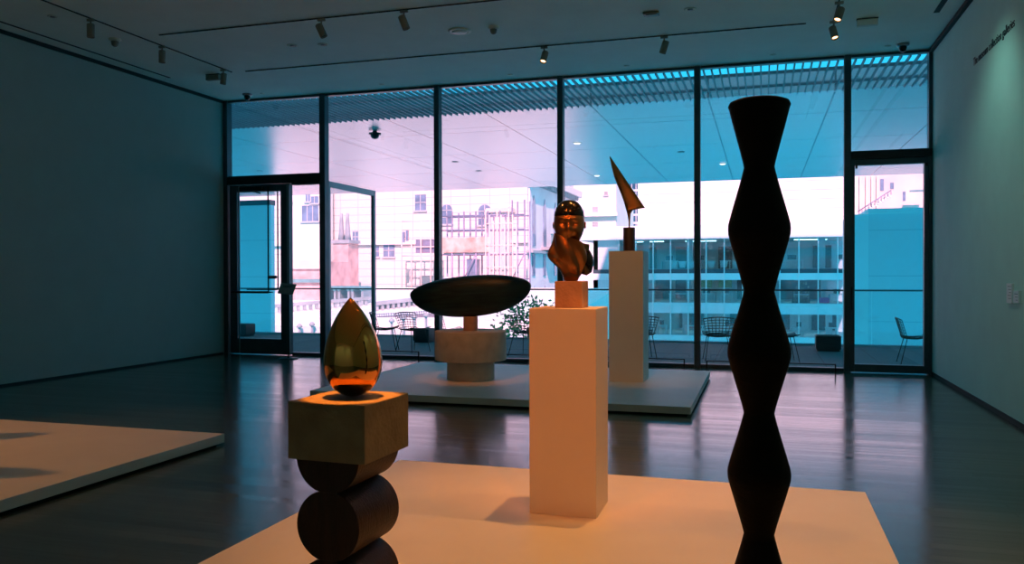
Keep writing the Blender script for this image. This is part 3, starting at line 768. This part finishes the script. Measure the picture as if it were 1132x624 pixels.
# arched skylights row
sk = None
for i, lb in enumerate(('leftmost of three arched green roof skylights', 'middle one of three arched green roof skylights', 'rightmost of three arched green roof skylights')):
    p = at(367+i*15, 322, 46)
    t = thing('arched_skylight', lb+', seen above the golden drop', 'skylight', (p.x, 46, zr(46)-.05), group='arched skylights on the pale roof')
    h_ = p.z-zr(46)
    MB().prism([(-.42*math.cos(PI*k/12), h_+.25*math.sin(PI*k/12)+.12) for k in range(13)]+[(.30*math.cos(PI*k/12), h_+.02+.15*math.sin(PI*k/12)) for k in range(13)], -.3, 1.2).build('hood', M['patina'], t)
    MB().box(-.40, -.26, -.25, 1.1, 0, h_+.12).box(.26, .40, -.25, 1.1, 0, h_+.12).build('jamb', M['stone'], t)
# long cornice ledges
for (pa, pb, Y0_, Y1_, lb) in (((300, 341), (416, 331), 40.5, 44, 'long dentilled stone ledge rising to the right behind the golden drop, the upper one'), ((416, 338), (560, 322), 42.5, 50, 'long stone ledge behind the green slab sculpture')):
    a = at(*pa, Y0_); b = at(*pb, Y1_)
    t = thing('stone_ledge', lb, 'ledge', a)
    dlt = b-a; L_ = dlt.length; ang = math.atan2(dlt.y, dlt.x); pit_ = math.asin(dlt.z/L_)
    MB().box(0, L_, 0, .5, 0, .18).build('coping', M['stone'], t, rot=(0, -pit_, ang))
    q = MB()
    for i in range(int(L_/.35)): q.box(i*.35, i*.35+.17, .05, .4, -.28, 0)
    q.build('dentils', M['stone'], t, rot=(0, -pit_, ang))
    MB().box(0, L_, .1, .5, -.9, -.28).build('frieze', M['fac'], t, rot=(0, -pit_, ang))
# dormer vents row
vl = ['first from the left', 'second from the left', 'third from the left', 'fourth from the left', 'fifth from the left', 'sixth from the left', 'seventh from the left', 'last on the right']
vp = [(331, 362), (345, 360), (377, 358), (392, 355), (433, 356), (446, 353), (458, 352), (471, 350)]
for (px, py), lb in zip(vp, vl):
    p = at(px, py, 38.8)
    t = thing('roof_vent', 'small hooded roof vent beyond the terrace, '+lb+' in the row', 'roof vent', (p.x, 38.8, p.z), group='row of roof vents beyond the terrace')
    MB().box(-.05, .05, -.05, .05, -3, .0).build('stem', M['stone'], t)
    MB().lathe([(.06, -.05), (.17, 0), (.14, .10), (.04, .2), (0, .2)], 10).build('hood', M['stone'], t)
# parapet wall they stand behind (white strip right above terrace edge)
p0 = at(300, 364, 30); 
struct(MB().box(-34, -8, 39.1, 39.6, -9, at(400, 362, 39).z).build('wall_parapet', M['rooff']))
# gridded skylight roof at (417-480, 343-352)
a = at(417, 353, 40); b = at(482, 345, 40)
t = thing('gridded_skylight', 'long gridded skylight strip beyond the terrace left of the third mullion', 'skylight', (a.x, 40, a.z-.1))
MB().box(0, b.x-a.x, 0, 1, 0, .22).build('frame', M['stone'], t, rot=(0, -.06, .12))
q = MB()
for i in range(26): q.box((b.x-a.x)*i/26, (b.x-a.x)*i/26+.04, -.03, 0, 0, .40)
for k in range(3): q.box(0, b.x-a.x, -.03, 0, .1+.12*k, .13+.12*k)
q.build('bars', M['pipe'], t, rot=(0, -.06, .12))

# --- pale house right of the bronze head
x0, x1, z0, z1 = rbox(634, 681, 196, 270, 84)
s = thing('pale_apartment_house', 'pale apartment house with small paired windows right of the bronze head', 'building', (x0, 84, z0-8))
MB().box(0, x1-x0, 0, 12, 0, z1-z0+8).build('walls', M['fac'], s)
for b4 in ((655, 661, 229, 238), (655, 661, 246, 255), (637, 642, 212, 217), (668, 672, 212, 216), (641, 646, 232, 240)):
    a0, a1, c0, c1 = rbox(*b4, 84); win(s, a0-x0, a1-x0, c0-z0+8, c1-z0+8, 0, 2, 3, m='stone')
MB().box(-.2, x1-x0+.2, -.5, 0, z1-z0+4.0, z1-z0+4.4).build('string_course', M['fac'], s)
# blue shaded tower
x0, x1, z0, z1 = rbox(681, 692, 190, 270, 105)
s = thing('ribbed_tower', 'ribbed bluish tower with an arched mid storey beside the bronze fin', 'building', (x0, 105, z0-8))
MB().box(0, x1-x0, 0, 2, 0, z1-z0+8).build('walls', M['side'], s)
for i in range(4):
    xx = (x1-x0)*(.10+.22*i)
    MB().box(xx, xx+.16, -.05, .05, z1-z0+1.5, z1-z0+7.5).build('window', M['deepwin'], s)
    MB().box(xx, xx+.2, -.05, .05, 9, 13.5).build('window', M['deepwin'], s)
MB().box(0, x1-x0+.3, -.8, 0, 14.2, 14.8).build('string_course', M['fac'], s)
# striped office block
x0, x1, z0, z1 = rbox(692, 709, 196, 270, 124)
s = thing('striped_office_block', 'white office block with rows of blue strip windows behind the bronze fin', 'building', (x0, 124, z0-8))
MB().box(0, x1-x0, 0, 10, 0, z1-z0+8).build('walls', M['fac'], s)
for k in range(7):
    c = at(700, 206+k*9, 124).z
    for i in range(3):
        MB().box(.3+i*(x1-x0-.4)/3, .3+(i+.82)*(x1-x0-.4)/3, -.06, .06, c-z0+8-.45, c-z0+8+.45).build('window', M['deepwin'], s)

# --- glass wing
wx0, wx1 = at(656, 300, 70).x, at(943, 300, 70).x+.3
zt, zm1, zm2, zm3 = 4.42, 1.735, -1.035, -3.85
s = thing('glass_wing', 'glass fronted wing with three lit floors behind the black column', 'building', (wx0, 70, 0)); w = wx1-wx0
MB().box(-1.2, w, -.6, 8, zt, zt+1.15).build('roof_band', M['wing'], s)
for zz, hh, mm in ((zm1, .34, 'wdark'), (zm2, .30, 'wing'), (zm3, .5, 'wing')):
    MB().box(0, w, -.15, 8, zz-hh/2, zz+hh/2).build('floor_slab', M[mm], s)
MB().box(0, w, -.16, .1, zm1-.72, zm1-.17).build('ceiling_fascia', M['wing'], s)
MB().box(0, w, -.16, .1, zm2-.72, zm2-.15).build('ceiling_fascia', M['side'], s)
MB().box(0, w, 8, 8.3, zm3-3, zt).build('back_wall', M['wfloor'], s)
MB().box(0, .4, 0, 8, zm3-3, zt).box(0, 2.2, 0, .3, zm3-3, zt).build('end_wall', M['bluewall'], s)
nmul = int(w/1.45)+1
for i in range(nmul):
    MB().box(i*1.45+2.2, i*1.45+2.28, -.25, 0, zm3-1, zt).build('mullion', M['wing'], s)
MB().box(2.2, w, -.10, -.07, zm3, zt).build('pane', M['wglass'], s)
rr = random.Random(11)
for lvl, (zf, zc) in enumerate(((zm1+.17, zt), (zm2+.15, zm1-.17), (zm3+.25, zm2-.15))):
    for i in range(5):
        xx = 4+i*3.6+rr.uniform(-.6, .6)
        MB().box(xx, xx+.5, 2.5, 3.0, zf, zc).build('column', M['wing'], s)
    for i in range(7):
        xx = 3+i*2.6+rr.uniform(-.7, .7); ww = rr.uniform(.8, 1.8)
        dk = MB().box(xx, xx+ww, .8, 1.8, zf+.68, zf+.74).box(xx+.05, xx+.12, .9, 1.7, zf, zf+.68).box(xx+ww-.12, xx+ww-.05, .9, 1.7, zf, zf+.68).build('desk', M['wing'], s)
        MB().box(xx+ww*.3, xx+ww*.7, 1.2, 1.26, zf+.78, zf+1.15).build('monitor', M['wdark'], dk)
    for i in range(5):
        xx = 3+i*3.8+rr.uniform(-.6, .8); ww = rr.uniform(1.0, 2.2)
        MB().box(xx, xx+ww, 7.8, 7.98, zf+.1, zc-.4).build('dark_opening', M['wdark'], s)
    for i in range(4):
        xx = 3+i*4.5
        MB().box(xx, xx+2.6, 3.4, 3.7, zc-.06, zc-.01).build('fill_panel', emit('wing_fill_%d%d' % (lvl, i), (.55, .9, 1), 7.0), s)  # glowing panels added to brighten the wing's interior
# upper floor seats with pale cushions, shelves, sofa, amber blinds
for i in range(7):
    xx = at(744+i*10 if i < 3 else 744+i*14, 294, 70).x-wx0
    MB().prism([(-.32, .75), (.32, .75), (.2, .2), (-.2, .2)], .25, .7).build('armchair', M['fac'], s, (xx, 0, zm1+.1))
a = at(876, 318, 70).x-wx0; b = at(896, 318, 70).x-wx0
bs = MB().box(a, b, .9, 1.25, zm2+.15, zm2+2.0).build('bookcase', M['wdark'], s)
q = MB()
for k in range(5):
    for i in range(7):
        if rr.random() < .85: q.box(a+.1+i*(b-a-.1)/7, a+.1+(i+.7)*(b-a-.1)/7, .84, .9, zm2+.25+k*.35, zm2+.25+k*.35+.24)
q.build('book_rows', M['books'], bs)
a = at(904, 334, 70); MB().box(a.x-wx0, a.x-wx0+.9, .3, .9, zm2+.2, zm2+.62).build('sofa', M['magenta'], s, bevel=.08)
for p0_, p1_ in ((774, 787), (794, 809)):
    a = at(p0_, 318, 70).x-wx0; b = at(p1_, 318, 70).x-wx0
    MB().box(a, b, .3, .36, zm1-1.35, zm1-.75).build('blind', M['amber'], s)
# white block above the wing
a = at(705, 230, 71)
s = thing('white_block', 'large blank white building wall above the glass wing', 'building', (a.x, 71, 0))
MB().box(0, at(948, 230, 71).x-a.x, 0, 10, 5.6, 18).build('walls', M['fac'], s)
q = MB()
for k in range(5): q.box(0, at(948, 230, 71).x-a.x, -.03, 0, 6.1+k*.75, 6.14+k*.75)
q.build('cladding_joints', M['wing'], s)
MB().box(0, at(948, 230, 71).x-a.x, -.3, 0, 5.6, 5.9).build('ledge', M['wing'], s)
# right: pinkish house with outdoor stair
x0, x1, z0, z1 = rbox(940, 1060, 180, 330, 82)
s = thing('rose_house', 'rose coloured house with narrow blue windows seen over the right bulkhead', 'building', (x0, 82, z0-8))
MB().box(0, x1-x0, 0, 8, 0, z1-z0+8).build('walls', M['fac3'], s)
for b4 in ((973, 977, 198, 211), (984, 988, 202, 209), (998, 1001, 212, 222)):
    a0, a1, c0, c1 = rbox(*b4, 82); MB().box(a0-x0, a1-x0, -.05, .05, c0-z0+8, c1-z0+8).build('window', M['bluewin'], s)
q = MB()
for px in (950, 957, 963, 969): a0, a1, c0, c1 = rbox(px, px+1.2, 195, 232, 82); q.box(a0-x0, a1-x0, -.25, 0, c0-z0+8, c1-z0+8)
q.build('rib', M['fac'], s)
a0, a1, c0, c1 = rbox(1005, 1024, 211, 231, 81)
q = MB()
q.box(a0-x0, a1-x0, -1.6, -1.2, c1-z0+7.9, c1-z0+8.05).build('awning', M['patina'], s)
st = thing('outdoor_stair', 'diagonal outdoor stair with railings climbing to the right beyond the right door', 'stair', (0, 80, 0))
a = at(946, 238, 80); b = at(985, 213, 80)
q = MB()
for k in range(15):
    u = k/15; q.box(a.x+(b.x-a.x)*u, a.x+(b.x-a.x)*(u+1/13), -58+58, .8, a.z+(b.z-a.z)*u-.25, a.z+(b.z-a.z)*u-.05)
q.build('steps', M['fac'], st)
q = MB(); q.tube([(a.x, 0, a.z+.2), (b.x, 0, b.z+.2)], .05, 5)
for k in range(12):
    u = k/11; q.tube([(a.x+(b.x-a.x)*u, 0, a.z+(b.z-a.z)*u-.2), (a.x+(b.x-a.x)*u, 0, a.z+(b.z-a.z)*u+.2)], .035, 4)
q.build('railing', M['pipe'], st)
# far backdrop block so that no sky shows between houses
s = thing('distant_building', 'distant pale building closing the street behind the apartment houses', 'building', (-25, 140, -20))
MB().box(-70, 75, 0, 6, 0, 50).build('walls', M['fac'], s)
q = MB()
for i in range(24):
    for k in range(4): q.box(-40+i*3, -39+i*3, -.1, 0, 26+k*3.2, 27.6+k*3.2)
q.build('window_grid', M['stone'], s)

# ================================================================== LIGHT
w = bpy.data.worlds.new('sky'); bpy.context.scene.world = w; w.use_nodes = True
bg = w.node_tree.nodes['Background']
bg.inputs[0].default_value = (.022, .43, .72, 1); bg.inputs[1].default_value = 1.85
sun = bpy.data.lights.new('sun', 'SUN'); sun.energy = 10.5; sun.color = (1, .40, .46); sun.angle = .005
o = bpy.data.objects.new('sun', sun); COL.objects.link(o)
o.rotation_euler = Vector((-.33, 1, -1)).to_track_quat('-Z', 'Y').to_euler()
pl = bpy.data.lights.new('window_portal', 'AREA'); pl.shape = 'RECTANGLE'; pl.size = XR-XL; pl.size_y = H; pl.cycles.is_portal = True
o = bpy.data.objects.new('window_portal', pl); COL.objects.link(o); o.location = ((XL+XR)/2, YW+.25, H/2); o.rotation_euler = (-PI/2, 0, 0)
def spot(loc, tgt, e, deg=40, blend=.6, col=(1, .36, .085), r=.04):
    l = bpy.data.lights.new('gallery_or_fill_spot', 'SPOT'); l.energy = e; l.spot_size = math.radians(deg); l.spot_blend = blend
    l.color = col; l.shadow_soft_size = r
    o = bpy.data.objects.new('gallery_or_fill_spot', l); COL.objects.link(o); o.location = loc
    o.rotation_euler = (Vector(tgt)-Vector(loc)).to_track_quat('-Z', 'Y').to_euler()
Z = H-.22
spot((-.72, 5.23, Z), (-.9, 4.25, .1), 360, 72)            # almost above the pedestal
spot((-1.9, 2.0, Z), (-1.1, 4.7, 1.1), 240, 20, col=(1, .22, .03))     # front left
spot((.3, 1.6, Z), (-1.05, 4.7, 1.1), 260, 20, col=(1, .22, .03))     # front right
spot((-1.80, 3.40, Z), (-1.80, 3.39, .9), 3200, 7.5, .25, col=(1, .24, .03), r=.02)             # over the drop
spot((.5, 5.23, Z), (.1, 4.2, .1), 150, 62)              # column area
spot((-3.3, 5.0, Z), (-.9, 4.4, .1), 150, 50)            # from the left, shadow to the right
spot((-3.4, 7.35, Z), (-3.72, 10.3, .55), 230, 20, col=(1, .30, .07))           # slab sculpture
spot((-1.6, 7.35, Z), (-1.7, 10.9, 1.2), 150, 34)           # fin
spot((-3.02, 11.56, Z), (-3.7, 10.4, .6), 30, 40)
spot((-8.8, 3.4, Z), (-6.0, 5.2, .1), 350, 50, r=.16)             # left platform
spot((-5.5, 7.35, Z), (-5.6, 4.8, .1), 40, 40)

FILL_WASH = (.50, 1, .92)  # colour of unseen wash lamps added to brighten the ceiling
for y in (3.5, 6.5, 9.5): spot((1.35, y, Z), (XR, y+.6, 1.9), 45, 95, 1, FILL_WASH, .12)      # wash on the right wall
for x in (-7.5, -4.0, -.5): spot((x, -1.8, Z), (x, -4, 2.2), 70, 110, 1, FILL_WASH, .12)     # unseen lamps added behind the camera to bounce light onto the ceiling
# ================================================================== CAMERA
cam = bpy.data.cameras.new('camera'); cam.sensor_width = 36; cam.lens = F*36/1132; cam.clip_end = 500
o = bpy.data.objects.new('camera', cam); COL.objects.link(o)
m = Matrix((rt, up, -fw)).transposed().to_4x4(); m.translation = (0, 0, EYE); o.matrix_world = m
S = bpy.context.scene; S.camera = o
S.view_settings.view_transform = 'Standard'; S.view_settings.look = 'None'; S.view_settings.gamma = 1
S.view_settings.exposure = 0; S.view_settings.use_curve_mapping = False
c = S.cycles
c.use_denoising = True; c.max_bounces = 10; c.diffuse_bounces = 5; c.transparent_max_bounces = 16; c.sample_clamp_indirect = 6; c.caustics_reflective = False
